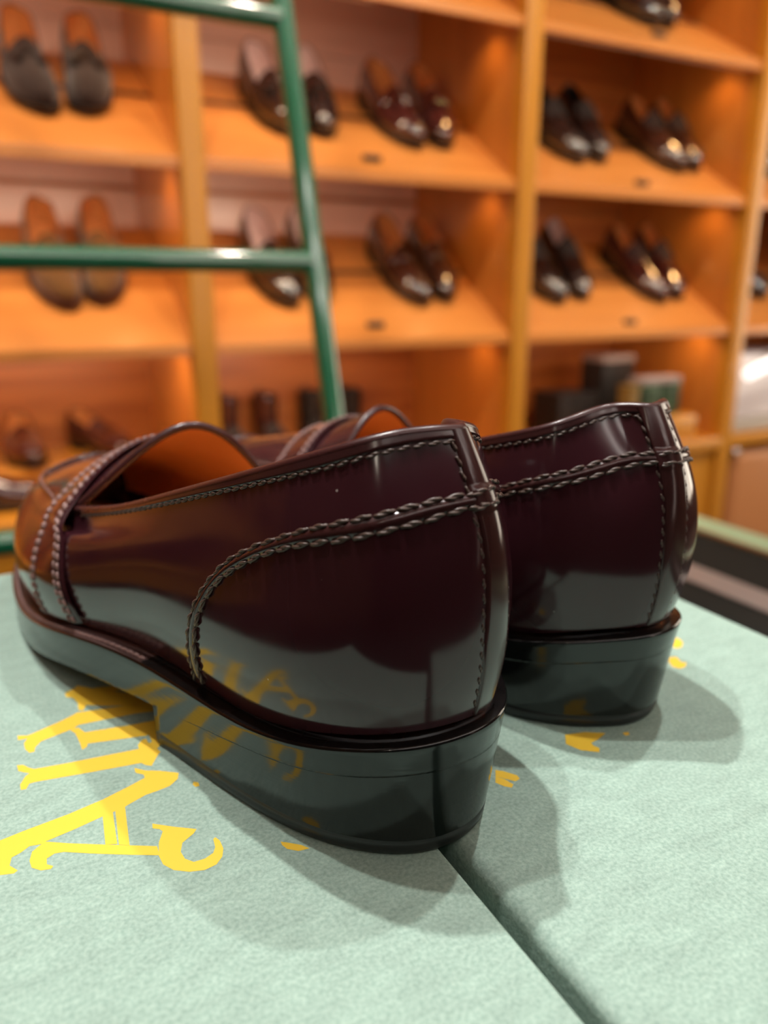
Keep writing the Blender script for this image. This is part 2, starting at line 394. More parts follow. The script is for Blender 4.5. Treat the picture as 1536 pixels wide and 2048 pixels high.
def build_sole(root, form, mats, na=220, fine=True):
    lat = form.lat; T, Bt, G = sole_loops(lat)
    a = np.linspace(-11, 11, na, endpoint=False); B = per_basis(a)
    t, b = B @ T, B @ Bt; f0 = B @ form.q[0]
    cen = np.stack([centre_x(t[:, 1], lat), np.clip(t[:, 1], 30, 220), t[:, 2]], 1); inw = cen-t; inw[:, 2] = 0
    inw /= np.maximum(np.linalg.norm(inw, axis=1), 1e-9)[:, None]
    f_in = f0-(-inw)*3.0                                    # tucked in under the upper
    f_in[:, 2] = t[:, 2]+.6
    mb = MB()
    up = np.array([0, 0, 1.])
    rings = np.array([f_in, t+inw*1.3+up*.1, t+inw*.45-up*.02])*.001
    k0 = int(np.argmin(np.abs(a+4.25))); k1 = int(np.argmin(np.abs(a-4.25)))
    MB().grid(rings[:, k0:k1+1]).build('seat_rand', mats['welt'], root)
    welt = mb.grid(np.concatenate([rings[:, k1:], rings[:, :k0+1]], 1)).build('welt', mats.get('welt_front', mats['welt']), root)
    mb = MB(); m = 7
    rings = [t+inw*.45-up*.02, t+inw*.12-up*.25, t-up*.7]
    for k in np.linspace(0, 1, m)[1:]: rings.append((t-up*.7)*(1-k)+(b+up*.6)*k)
    rings += [b+inw*.02+up*.05, b+inw*.6]
    mb.grid(np.array(rings)*.001, cv=True)
    sole = mb.build('outsole', mats['edge'], root)
    mb = MB(); bb = b+inw*.6; ctr = cen.copy(); ctr[:, 2] = bb[:, 2]
    rr = [bb*(1-k)+ctr*k for k in (0, .35, .7, 1)]
    mb.grid(np.array(rr)*.001, cv=True)
    mb.build('sole_underside', mats['under'], root)
    # heel block
    ah = np.linspace(-4.05, 4.05, na//2); Bh = per_basis(ah); bh, gh = Bh @ Bt, Bh @ G
    def lvl(z):                                              # outline at height z
        k = (z/np.maximum(bh[:, 2], 1e-6))[:, None] if np.ndim(z) else z/bh[:, 2:3]
        p = gh+(bh-gh)*k; p[:, 2] = z; return p
    def close(p):                                            # breast: a shallow inward curve
        e0, e1 = p[-1], p[0]; tt = np.linspace(0, 1, 12)[1:-1]
        mid = e0[None]*(1-tt[:, None])+e1[None]*tt[:, None]; mid[:, 1] -= 5*np.sin(np.pi*tt)
        return np.r_[p, mid]
    top = bh.copy(); top[:, 2] = bh[:, 2]+.5
    lift = 4.2
    mb = MB(); ks = np.linspace(0, 1, 7)
    low = close(lvl(lift)); hi = close(top)
    mb.grid(np.array([low*(1-k)+hi*k for k in ks])*.001, cv=True, flip=True)
    heel = mb.build('heel', mats['edge'], root)
    c = np.array([0, 40, 0.])
    def shrink(p, d):
        q = p.copy(); v = c-q; v[:, 2] = 0; q += v/np.linalg.norm(v, axis=1)[:, None]*d; return q
    mb = MB()
    r = [shrink(close(lvl(lift)), .1), shrink(close(lvl(lift-.25)), .35), shrink(close(lvl(lift-.5)), .0), shrink(close(lvl(.9)), .0), shrink(close(lvl(.3)), .25), shrink(close(lvl(0.)), .9)]
    mb.grid(np.array(r)*.001, cv=True, flip=True); mb.poly((r[-1]*.001).tolist(), flip=True)
    mb.build('top_lift', mats['rubber'], heel)
    if fine:
        # welt stitching and the rough black seat seam
        aw = np.r_[np.linspace(4.2, 10.8, 300)]
        for sgn in (1, -1):
            Bw = per_basis(aw*sgn); P = Bw @ T; cc = np.stack([centre_x(P[:, 1], lat), np.clip(P[:, 1], 30, 220), P[:, 2]], 1)-P; cc[:, 2] = 0
            cc /= np.linalg.norm(cc, axis=1)[:, None]
            P = (P+cc*1.9+up*.35)*.001
            mb = stitches(MB(), P, np.tile(up, (len(P), 1)), .0028, .0024, .0006, 0, .2, False)
            mb.build('welt_stitching', M['thread_lite'], welt)

def build_insole(root, form, m, na=90):
    a = np.linspace(-11, 11, na, endpoint=False); p = per_basis(a) @ form.q[0]
    cen = np.stack([centre_x(p[:, 1], form.lat), np.clip(p[:, 1], 30, 220), p[:, 2]], 1); p = p+(cen-p)*.05; p[:, 2] += 3.5
    cen[:, 2] = p[:, 2]
    return MB().grid(np.array([p*(1-k)+cen*k for k in (0, .3, .65, 1)])*.001, cv=True).build('insole', m, root)

def build_quarters(root, form, mats, na=300, nv=56, fine=True, amax=6.3):
    q = form.quarter
    A, V = np.meshgrid(np.linspace(-amax, amax, na), np.linspace(0, 4, nv), indexing='ij')
    up = MB().grid(interp_grid(q, form, A, V), flip=form.lat < 0).build('upper', mats['upper'], root)
    A, V = np.meshgrid(np.linspace(-amax-.3, amax+.3, na//3), np.linspace(.25, 4, nv//2), indexing='ij')
    MB().grid(interp_grid(q, form, A, V, -1.7), flip=form.lat > 0).build('lining', mats['lining'], root)
    a = np.linspace(-5.9, 5.9, na); v = np.full(na, 3.995)
    P, N = surf_line(form, q, a, v, -.0007)
    MB().tube(P, .00135, 10 if fine else 6).build('collar_rim', mats['rim'], up)
    return up

def hero_details(root, form, up, mats):
    q = form.quarter
    # heel counter panel under the curved seam
    a, v1 = seam_curve(SEAM_LO)
    MB().grid(strip(q, form, a*.999, a, np.full_like(a, .02), v1, 0, 40, .35), flip=form.lat < 0).build('counter', mats['upper'], root)
    # raised band between the two rows of stitches
    au, vu = seam_curve(SEAM_UP); al, vl = seam_curve(SEAM_LO)
    prof = np.linspace(0, 1, 13); h = .25+.85*np.sin(np.pi*prof)**.8
    G = strip(q, form, al, au, vl, vu, 0, 13, np.tile(h, (len(al), 1)).ravel())
    band = MB().grid(G, flip=form.lat < 0).build('seam_band', mats['strip'], up)
    mb = MB()
    for aa, vv, off in ((au, vu, .0006), (al, vl, .0007)):
        P, N = surf_line(form, q, aa, vv, off)
        stitches(mb, P, N, .0047, .0045, .00058, .0001, .10)
    mb.build('seam_stitching', M['thread'], band)
    # backstay strip
    sv = np.linspace(.05, 3.98, 120); sa = smooth_line(STAY_V, STAY_A, sv)
    prof = np.linspace(-1, 1, 25); edge = np.clip((1-np.abs(prof))/.12, 0, 1); h = .75*edge**.5+.12
    A = prof[None, :]*sa[:, None]; A = np.where(A < 0, A*.8, A); V = np.repeat(sv[:, None], 25, 1)
    low = np.where((V > 3.02) & (V < 3.30), .35, 0)
    stay = MB().grid(interp_grid(q, form, A, V, (np.tile(h, (120, 1))+low).ravel()), flip=form.lat > 0).build('backstay', mats['strip'], root)
    mb = MB()
    for sg, k in ((1, 1.06), (-1, .86)):
        P, N = surf_line(form, q, sg*sa*k, sv, .0003)
        stitches(mb, P[4:-3], N[4:-3], .0030, .0024, .00036, 0, .25)
    # two short rows crossing the strip where the seams meet
    for vv in (3.24, 3.07):
        ac = np.linspace(-.3, .42, 20); P, N = surf_line(form, q, ac, np.full(20, vv), .0011)
        stitches(mb, P, N, .0042, .004, .00052, 0, .1)
    mb.build('backstay_stitching', M['thread'], stay)
    # binding under the collar with its row of stitches
    ab = np.linspace(-5.7, 5.7, 320)
    lo = np.interp(np.abs(ab), [0, .8, 1.5, 2.1, 2.6, 4.7, 5.7], [3.90, 3.88, 3.85, 3.81, 3.80, 3.80, 3.82])
    prof = np.linspace(0, 1, 9); h = np.tile(.45*np.clip(prof/.15, 0, 1)**.5+.1, (len(ab), 1))
    MB().grid(strip(q, form, ab, ab, lo, np.full_like(ab, 4.), 0, 9, h.ravel()), flip=form.lat < 0).build('collar_binding', mats['strip'], up)
    P, N = surf_line(form, q, ab, lo-.035, .0002)
    stitches(MB(), P, N, .0031, .0029, .00042, 0, .15).build('collar_stitching', M['thread'], up)
    # vertical seam at the side, covered by the saddle strap
def vamp_and_tongue(root, form, mats, fine=True, strap=True, na=110, nv=100):
    ar = form.arch; fl = form.lat < 0
    v = np.linspace(0, 8, nv); a0 = smooth_line(VR_V, VR_A, v)
    P = strip(ar, form, a0, np.full_like(v, 10.985), v, v, 0, na, .6)
    vamp = MB().grid(P, flip=not fl).build('vamp', mats['upper'], root)
    vt = np.linspace(2.45, 5.55, nv//2); ae = smooth_line(TE_V, TE_A, vt)
    Pt = strip(ar, form, ae, np.full_like(vt, 7.0), vt, vt, 0, 24, -.3)
    tongue = MB().grid(Pt, flip=not fl).build('tongue', mats['upper'], root)
    vl = np.linspace(.9, 7.1, nv//2+20); al = np.where((vl > 2.45) & (vl < 5.55), np.interp(vl, TE_V, TE_A)+.01, 6.3)
    Pl = strip(ar, form, al, np.full_like(vl, 9.6), vl, vl, 0, 30, -1.9)
    MB().grid(Pl, flip=fl).build('tongue_lining', mats['lining'], tongue)
    L, N = surf_line(form, ar, ae, vt, -.0011)
    MB().tube(L, .0013, 10 if fine else 6).build('tongue_rim', mats['rim'], tongue)
    if strap:
        vs_ = np.linspace(.1, 7.9, nv); s0 = smooth_line(VR_V, VR_A, vs_)
        w = np.interp(vs_, [0, 2, 4, 6, 8], [.95, .72, .8, .72, .95])
        prof = np.linspace(0, 1, 17); h = .75+.95*np.clip(np.minimum(prof, 1-prof)/.1, 0, 1)**.5
        st = MB().grid(strip(ar, form, s0-.28, s0-.28+w, vs_, vs_, 0, 17, np.tile(h, (nv, 1)).ravel()), flip=not fl).build('saddle_strap', mats['upper'], root)
        if fine:
            mb = MB()
            for k, tw in ((.09, False), (.19, False), (.86, False), (.95, False)):
                P, N = surf_line(form, ar, s0-.28+w*k, vs_, .0018)
                stitches(mb, P, N, .0028, .0025, .00055, 0, .1, False)
            mb.build('strap_stitching', M['thread_lite'], st)
    # raised apron seam round the top of the vamp
    t = np.linspace(0, 1, 90)
    aa = np.r_[6.4+t*3.0, 9.4+.35*np.sin(t*np.pi), 9.4-t*3.0]
    vv = np.r_[np.full(90, 2.75), 2.75+2.5*t, np.full(90, 5.25)]
    P, N = surf_line(form, ar, aa, vv, .0007)
    bead = MB().tube(P, .0011, 8).build('apron_seam', mats['strip'], vamp)
    if fine:
        P, N = surf_line(form, ar, aa, vv, .0016)
        stitches(MB(), P, N, .0030, .0026, .00042, 0, .35, False).build('apron_stitching', M['thread_lite'], bead)
    return vamp

def hero_loafer(name, lat, loc, rz, label, zs=1.):
    root = tag(empty(name, loc, (0, 0, rz)), label, 'shoe', 'burgundy penny loafers on the shoe boxes'); root.scale = (1, 1, zs)
    form = Form(lat)
    mats = dict(upper=M['cordovan'], lining=M['tan_lining'], rim=M['cordovan_rim'], strip=M['strip'], welt=M['rand'], welt_front=M['welt'], edge=M['edge'], under=M['sole_under'], rubber=M['rubber'])
    up = build_quarters(root, form, mats)
    hero_details(root, form, up, mats)
    vamp_and_tongue(root, form, mats)
    build_sole(root, form, mats)
    build_insole(root, form, M['tan_lining'])
    return root
A15 = R(15)
hero_loafer('penny_loafer', -1, (.086, .123, .0002), A15, 'nearer burgundy penny loafer, straddling the gap between the two boxes')
HN = Vector((math.cos(A15), math.sin(A15), 0)); HD = Vector((-math.sin(A15), math.cos(A15), 0))
hero_loafer('penny_loafer', 1, Vector((.086, .123, .0002))+HN*.070-HD*.001, A15-R(6.0), 'farther burgundy penny loafer, standing wholly on the right-hand box', .97)
# ------------------------------------------------------------------ room
FL = -.93
def struct(name, lo, hi, m): return tag(MB().box(lo, hi).build(name, m), kind='structure')
struct('floor', (-3.2, -3.1, FL-.05), (4.2, 2.6, FL), M['carpet'])
struct('ceiling', (-3.2, -3.1, CEIL), (4.2, 2.6, CEIL+.05), M['ceil'])
struct('wall_back', (-3.2, 2.5, FL), (4.2, 2.6, CEIL), M['wall'])
struct('wall_front', (-3.2, -3.1, FL), (4.2, -3.0, CEIL), M['wall'])
struct('wall_left', (-3.3, -3.1, FL), (-3.2, 2.6, CEIL), M['wall'])
struct('wall_right', (4.2, -3.1, FL), (4.3, 2.6, CEIL), M['wall'])

# unseen window added behind the camera as a bright source to reflect
added_win = tag(MB().box((-.5, -2.995, -.40), (2.7, -2.985, 1.50)).build('added_window_1', M['added_window']), kind='structure')
mb = MB()
for x in (-.54, .53, 1.60, 2.66): mb.box((x, -3.0, -.45), (x+.08, -2.94, 1.55), .004)
for z in (-.47, 1.48): mb.box((-.54, -3.0, z), (2.74, -2.94, z+.08), .004)
mb.build('added_window_frame', M['wood_z'], added_win)
struct('wall_blocker', (-.47, -.62, FL), (.45, -.34, .50), M['blocker'])      # unseen half wall added to keep the window out of the heel reflections
added_win2 = tag(MB().box((4.185, -.1, -.5), (4.195, 1.45, 1.35)).build('added_window_2', M['added_window_side']), kind='structure')  # unseen side window, added for bright reflections on the shoes' right edges
mb = MB()
for y in (-.16, .64, 1.44): mb.box((4.14, y, -.55), (4.2, y+.07, 1.42), .004)
for z in (-.56, 1.34): mb.box((4.14, -.16, z), (4.2, 1.51, z+.07), .004)
mb.build('added_window_frame', M['wood_z'], added_win2)
# long light panel let into the ceiling between table and shelves
cl = tag(empty('ceiling_light', (.8, .45, CEIL)), 'white ceiling light with three long strips above the table', 'ceiling light')
inv = Matrix.Translation((-.8, -.45, -CEIL))
o = MB().box((-1.25, -.12, CEIL-.02), (2.85, 1.02, CEIL-.001)).build('backplate', M['white'], cl); o.matrix_parent_inverse = inv
for yy in (0, .45, .90):
    o = MB().box((-1.2, yy-.05, CEIL-.055), (2.8, yy+.05, CEIL-.018), .012).build('diffuser', M['panel_glow'], cl); o.matrix_parent_inverse = inv
cl2 = copy_tree(cl); cl2.location = (.8, -1.5, CEIL)  # unseen second light, added behind the camera for toe highlights and fill
for o in cl2.children:
    if 'diffuser' in o.name: o.material_slots[0].link = 'OBJECT'; o.material_slots[0].material = M['added_panel_bright']
tag(cl2, 'added white ceiling light with three strips behind the added half wall')
# ------------------------------------------------------------------ built-in shelving
STRIP_W = 1.0
YF, YB, PW = 1.60, 2.12, .048
PX = [-2.77, -1.975, -1.18, -.385, .410, 1.203, 2.000, 2.80]
ROWS = [1.045, .706, .363, .010]; LEDGE = -.317; SLOPE = .62
shelving = tag(empty('display_shelving', (1.2, 1.6, FL)), 'honey wood built-in wall shelving holding the rows of shoes behind the table', 'shelving')
def spart(mb, name, m, par=shelving):
    o = mb.build(name, m); o.parent = par; o.matrix_parent_inverse = Matrix.Translation((-1.2, -1.6, -FL)); return o
for x in PX:
    mb = MB(); mb.box((x-PW/2, YF-.012, FL), (x+PW/2, YF+.03, 1.5), .003); spart(MB().box((x-PW/2+.004, YF+.0305, FL), (x+PW/2-.004, YB, 1.5)), 'side_panel', M['wood_side'])
    spart(mb, 'upright', M['wood_z'])
DB = .40                                            # depth of a sloped board
for i in range(7):
    xa, xb = PX[i]+PW/2-.004, PX[i+1]-PW/2+.004
    for z in ROWS:
        mb = MB(); t = .021; n = 12
        prof = [(YF, z-t), (YF, z-.002), (YF+.002, z)] + [(YF+DB, z+SLOPE*DB), (YF+DB, z+SLOPE*DB-t), (YF+.012, z-t)]
        P = [[(x, y, h) for y, h in prof] for x in (xa, xb)]
        mb.grid(np.array(P), cv=True, smooth=False); mb.poly(P[0]); mb.poly(P[1], flip=True)
        spart(mb, 'sloped_shelf', M['wood_board'])
        G = [[(x, YF+d, z+SLOPE*d+h) for d, h in ((.232, .0004), (.234, .0030), (.244, .0030), (.246, .0004))] for x in (xa, xb)]
        mb = MB().grid(np.array(G), smooth=False, flip=False); mb.poly(G[0]); mb.poly(G[1], flip=True)
        spart(mb, 'stop_strip', M['stop'])
        # light strip tucked behind the front lip, shining back and down
        ys, zs = YF+.036, z-.0125
        xe = xb-.36 if i == 4 else xb-.03
        mb = MB().box((xa+.03, ys-.006, zs-.004), (xe, ys+.006, zs+.004), .001)
        spart(mb, 'light_strip', M['white'])
        if 1 < i < 6 and z < 1.0:
            L = bpy.data.lights.new('shelf_strip_light', 'AREA'); L.shape = 'RECTANGLE'; L.size = xe-xa-.05; L.size_y = .01; L.energy = STRIP_W*(.4 if i == 5 else .75 if i == 4 else 1)*(1.9 if z < .1 else 1); L.color = (1, .74, .52)
            o = bpy.data.objects.new('shelf_strip_light', L); COL.objects.link(o); o.location = ((xa+xe)/2, ys+.004, zs-.0055)
            o.rotation_euler = Vector((0, .72, -.70)).to_track_quat('-Z', 'Y').to_euler()
        zt = z+.34
        if z > ROWS[-1]+.01 or True:
            spart(MB().box((xa, YB-.03, z), (xb, YB-.015, zt)), 'back_panel', M['pale'] if i < 5 else M['wood_red'])  # same back wood throughout; the pale bays have the sheen painted in
    spart(MB().box((xa, YB-.03, LEDGE), (xb, YB-.015, ROWS[-1])), 'back_panel', M['wood_red'])
    spart(MB().box((xa, YF-.012, LEDGE-.035), (xb, YB, LEDGE), .003), 'ledge', M['wood_x'])
    if i < 6:
        spart(MB().box((xa, YF+.01, FL+.08), (xb, YF+.03, LEDGE-.035)), 'cabinet_door', M['wood_z'])
    if i < 6: spart(MB().box((xa, YF+.02, FL), (xb, YF+.03, FL+.08)), 'kick_board', M['wood_x'])
spart(MB().box((PX[0], YB-.012, FL), (PX[-1], YB, 1.5)), 'rear_board', M['wood_red'])
spart(MB().box((PX[0]-.03, YF-.02, 1.5), (PX[-1]+.03, YB, 1.56), .004), 'cornice', M['wood_x'])
# little lamps under the boards, close to the right-hand upright of every bay
for i in range(3, 6):
    for z, zt in ((ROWS[1], ROWS[0]), (ROWS[2], ROWS[1]), (ROWS[3], ROWS[2]), (LEDGE, ROWS[3])):
        for xs in (PX[i+1]-.085,):
            lx, ly, lz = xs, YF+.10, zt+SLOPE*.10-.021
            mb = MB().lathe([(0, -.014), (.020, -.014), (.024, -.010), (.024, .004), (0, .004)], (lx, ly, lz), 20)
            o = spart(mb, 'shelf_lamp', M['steel'])
            l = MB().lathe([(0, -.0165), (.014, -.0165), (.016, -.014), (0, -.0138)], (lx, ly, lz), 20)
            spart(l, 'lens', M['lamp_glow'], o).matrix_parent_inverse = o.matrix_parent_inverse.inverted() @ o.matrix_parent_inverse
            spot('shelf_lamp_light', (lx, ly, lz-.02), (lx+.03, ly+.06, lz-.4), .9, (1, .55, .2), 125, .012, .8)

# ------------------------------------------------------------------ display table
TZ = -.13
table = tag(empty('display_table', (.2, .1, FL)), 'black topped display table with pale green painted edge under the shoe boxes', 'table')
def tpart(mb, name, m):
    o = mb.build(name, m); o.parent = table; o.matrix_parent_inverse = Matrix.Translation((-.2, -.1, -FL)); return o
TX0, TX1, TY0, TY1 = -.75, .69, -.32, .60
tpart(MB().box((TX0, TY0, TZ-.03), (TX1-.03, TY1-.03, TZ), .002), 'table_top', M['table_top'])
tpart(MB().box((.535, TY0+.01, TZ-.004), (.57, TY1-.04, TZ+.0015), .0007), 'reflection_strip', M['grey_reflection'])  # ceiling light's reflection in the dark top, modelled as a grey strip
tpart(MB().box((TX1-.03, TY0, TZ-.035), (TX1+.012, TY1, TZ+.003), .004), 'edge_trim', M['green_edge'])
for lo, hi in (((TX0-.012, TY0, TZ-.035), (TX0+.0, TY1, TZ+.003)),
               ((TX0, TY1-.03, TZ-.035), (TX1-.03, TY1, TZ+.003)), ((TX0, TY0-.012, TZ-.035), (TX1-.03, TY0, TZ+.003))):
    tpart(MB().box(lo, hi, .004), 'edge_trim', M['table_top'])
for lo, hi in (((TX1-.035, TY0, TZ-.02), (TX1-.029, TY1-.03, TZ+.0036)),):
    tpart(MB().box(lo, hi, .001), 'bead', M['brass_edge'])
for x in (TX0+.03, TX1-.07):
    for y in (TY0+.03, TY1-.07):
        tpart(MB().box((x, y, FL), (x+.045, y+.045, TZ-.03), .004), 'leg', M['green_paint'])
tpart(MB().box((TX0+.04, TY0+.04, TZ-.10), (TX1-.05, TY1-.05, TZ-.03)), 'apron', M['green_paint'])

# ------------------------------------------------------------------ ladder
lad = tag(empty('library_ladder', (.2, .7, FL)), 'glossy green tubular ladder leaning against the shoe shelves', 'ladder')
def lpt(x, z): return (x, .952+.277*(z-.15), z)
def lpart(mb, name):
    o = mb.build(name, M['green_paint']); o.parent = lad; o.matrix_parent_inverse = Matrix.Translation((-.2, -.7, -FL)); return o
for x in (.392, -.06):
    P = [lpt(x, z) for z in np.linspace(FL+.0145, 1.50, 12)]
    lpart(MB().tube(P, .0140, 20), 'rail')
for k in range(-3, 5):
    z = .152+.291*k
    lpart(MB().tube([lpt(x, z) for x in np.linspace(-.06, .392, 8)], .0135, 18), 'rung')
# ------------------------------------------------------------------ shoe boxes
def carton(name, x0, x1, y0, y1, label, bev):
    b = tag(empty(name, ((x0+x1)/2, (y0+y1)/2, TZ+.0016)), label, 'shoe box', 'sage green shoe boxes under the burgundy loafers')
    inv = Matrix.Translation((-(x0+x1)/2, -(y0+y1)/2, -TZ-.0016))
    o = MB().box((x0, y0, -.040), (x1, y1, 0), bev, 5).build('lid', M['paper']); o.parent = b; o.matrix_parent_inverse = inv
    o = MB().box((x0+.0015, y0+.0015, TZ+.0016), (x1-.0015, y1-.0015, -.012)).build('tray', M['paper']); o.parent = b; o.matrix_parent_inverse = inv
    return b, inv
boxL, invL = carton('shoe_box', -.062, .0772,   .060, .357, 'sage green shoe box on the left with large gold lettering', .0012)
boxR, invR = carton('shoe_box', .0815, .240, .030, .357, 'sage green shoe box on the right under the farther loafer', .0032)
# ------------------------------------------------------------------ gold foil lettering on the lids (tenths of a millimetre)
LET = {
'A_thick': [(220, 1844), (245, 1819), (276, 1802), (318, 1770), (310, 1746), (286, 1726), (254, 1720), (225, 1717), (178, 1697), (170, 1692), (118, 1681), (56, 1664), (-9, 1650), (-2, 1642), (-42, 1650), (-61, 1636), (-79, 1629), (-84, 1604), (-69, 1580), (-77, 1574), (-103, 1582), (-134, 1599), (-155, 1649), (-128, 1674), (-100, 1701), (-52, 1711), (47, 1727), (128, 1747), (191, 1770), (236, 1789), (236, 1805), (219, 1822)] ,
'A_thin': [(-9, 1650), (37, 1620), (109, 1578), (212, 1519), (211, 1487), (149, 1521), (78, 1562), (25, 1595), (6, 1599), (-11, 1590), (-12, 1571), (0, 1559), (-5, 1552), (-25, 1557), (-42, 1575), (-45, 1600), (-38, 1628), (-23, 1641)] ,
'A_curl': [(218, 1601), (259, 1568), (305, 1535), (295, 1523), (265, 1504), (255, 1477), (258, 1451), (273, 1432), (297, 1431), (318, 1440), (327, 1456), (330, 1484), (336, 1488), (342, 1473), (342, 1444), (333, 1420), (315, 1402), (288, 1397), (257, 1407), (228, 1428), (212, 1455), (209, 1488), (218, 1529), (234, 1563), (229, 1574), (215, 1584)] ,
'A_bar1': [(119, 1685), (143, 1693), (134, 1567), (110, 1577)] ,
'A_bar2': [(149, 1693), (172, 1697), (158, 1550), (137, 1563)] ,
'L': [(-51, 1997), (-37, 1993), (-25, 1973), (-12, 1959), (70, 1947), (247, 1928), (248, 1949), (261, 1968), (274, 1971), (275, 1948), (297, 1888), (284, 1871), (262, 1833), (249, 1843), (240, 1859), (118, 1877), (-11, 1898), (-27, 1898), (-36, 1877), (-48, 1880), (-48, 1904), (-35, 1934), (-24, 1945), (-39, 1958), (-49, 1969)] ,
'D_top': [(-43, 2150), (-18, 2137), (18, 2151), (81, 2179), (121, 2203), (177, 2193), (285, 2174), (337, 2165), (332, 2103), (275, 2118), (116, 2130), (99, 2116), (14, 2089), (-2, 2066), (-6, 2044), (-18, 2044), (-27, 2067), (-29, 2099), (-19, 2122), (-42, 2124)] ,
'D_low': [(88, 2122), (114, 2115), (127, 2081), (240, 2063), (322, 2055), (316, 1997), (276, 1985), (127, 2018), (122, 2002), (110, 1994), (108, 2034), (102, 2088)] ,
'E_top': [(99, 2339), (125, 2357), (140, 2374), (194, 2321), (295, 2230), (327, 2180), (284, 2167), (210, 2198), (150, 2236), (137, 2207), (126, 2215), (128, 2263), (119, 2298), (101, 2315)] ,
'cres': [(463, 1406), (475, 1397), (500, 1375), (513, 1356), (488, 1359), (468, 1377), (462, 1394)] ,
'dot': [(343, 1716), (353, 1707), (352, 1692), (342, 1692), (338, 1705)] ,
'r1': [(1051, 1406), (1068, 1390), (1087, 1361), (1084, 1346), (1068, 1343), (1053, 1361), (1035, 1383)] ,
'r2': [(1035, 1383), (1049, 1363), (1056, 1335), (1044, 1326), (1031, 1339), (1020, 1362)] ,
'r3': [(1320, 1452), (1376, 1438), (1427, 1406), (1387, 1392), (1357, 1387), (1353, 1375), (1360, 1358), (1346, 1343), (1307, 1374), (1292, 1416)] ,
'r4': [(1468, 1385), (1489, 1382), (1480, 1369), (1467, 1371)] ,
'r5': [(2060, 1761), (2088, 1754), (2074, 1720), (2043, 1696), (2017, 1697), (2015, 1719)] ,
'r6': [(1942, 1659), (1967, 1651), (1952, 1614), (1966, 1607), (1940, 1587), (1912, 1585), (1901, 1605), (1915, 1633)] ,
}
LET['D_bowl'] = [(322, 2063), (345, 2045), (345, 2120), (338, 2165), (318, 2160), (322, 2120)]
LET['E_mid'] = [(140, 2330), (175, 2300), (330, 2262), (345, 2300), (335, 2345), (318, 2320), (310, 2295), (190, 2335)]
LET['L_foot'] = [(290, 1905), (310, 1930), (312, 1975), (300, 2000), (284, 1985), (286, 1950), (276, 1940)]
def foil(keys, parent, inv, hgt=.00003):
    mb = MB()
    for i, k in enumerate(keys):
        P = [(x*1e-4, y*1e-4, hgt+i*.000004) for x, y in LET[k]]
        ar = sum(P[j-1][0]*P[j][1]-P[j][0]*P[j-1][1] for j in range(len(P)))
        mb.poly(P if ar > 0 else P[::-1])
    o = mb.build('gold_lettering', M['gold'], parent); o.matrix_parent_inverse = inv
    return o
for keys, box, inv in (([('A', 'A_thick A_thin A_curl A_bar1 A_bar2'), ('L', 'L L_foot'), ('D', 'D_top D_low D_bowl'), ('E', 'E_top E_mid'), ('m', 'cres'), ('m', 'dot')], boxL, invL),
                       ([('m', 'r1'), ('m', 'r2'), ('m', 'r3'), ('m', 'r4'), ('m', 'r5'), ('m', 'r6')], boxR, invR)):
    for nm, ks in keys:
        o = foil(ks.split(), box, inv); o.name = 'gold_letter' if nm != 'm' else 'gold_mark'
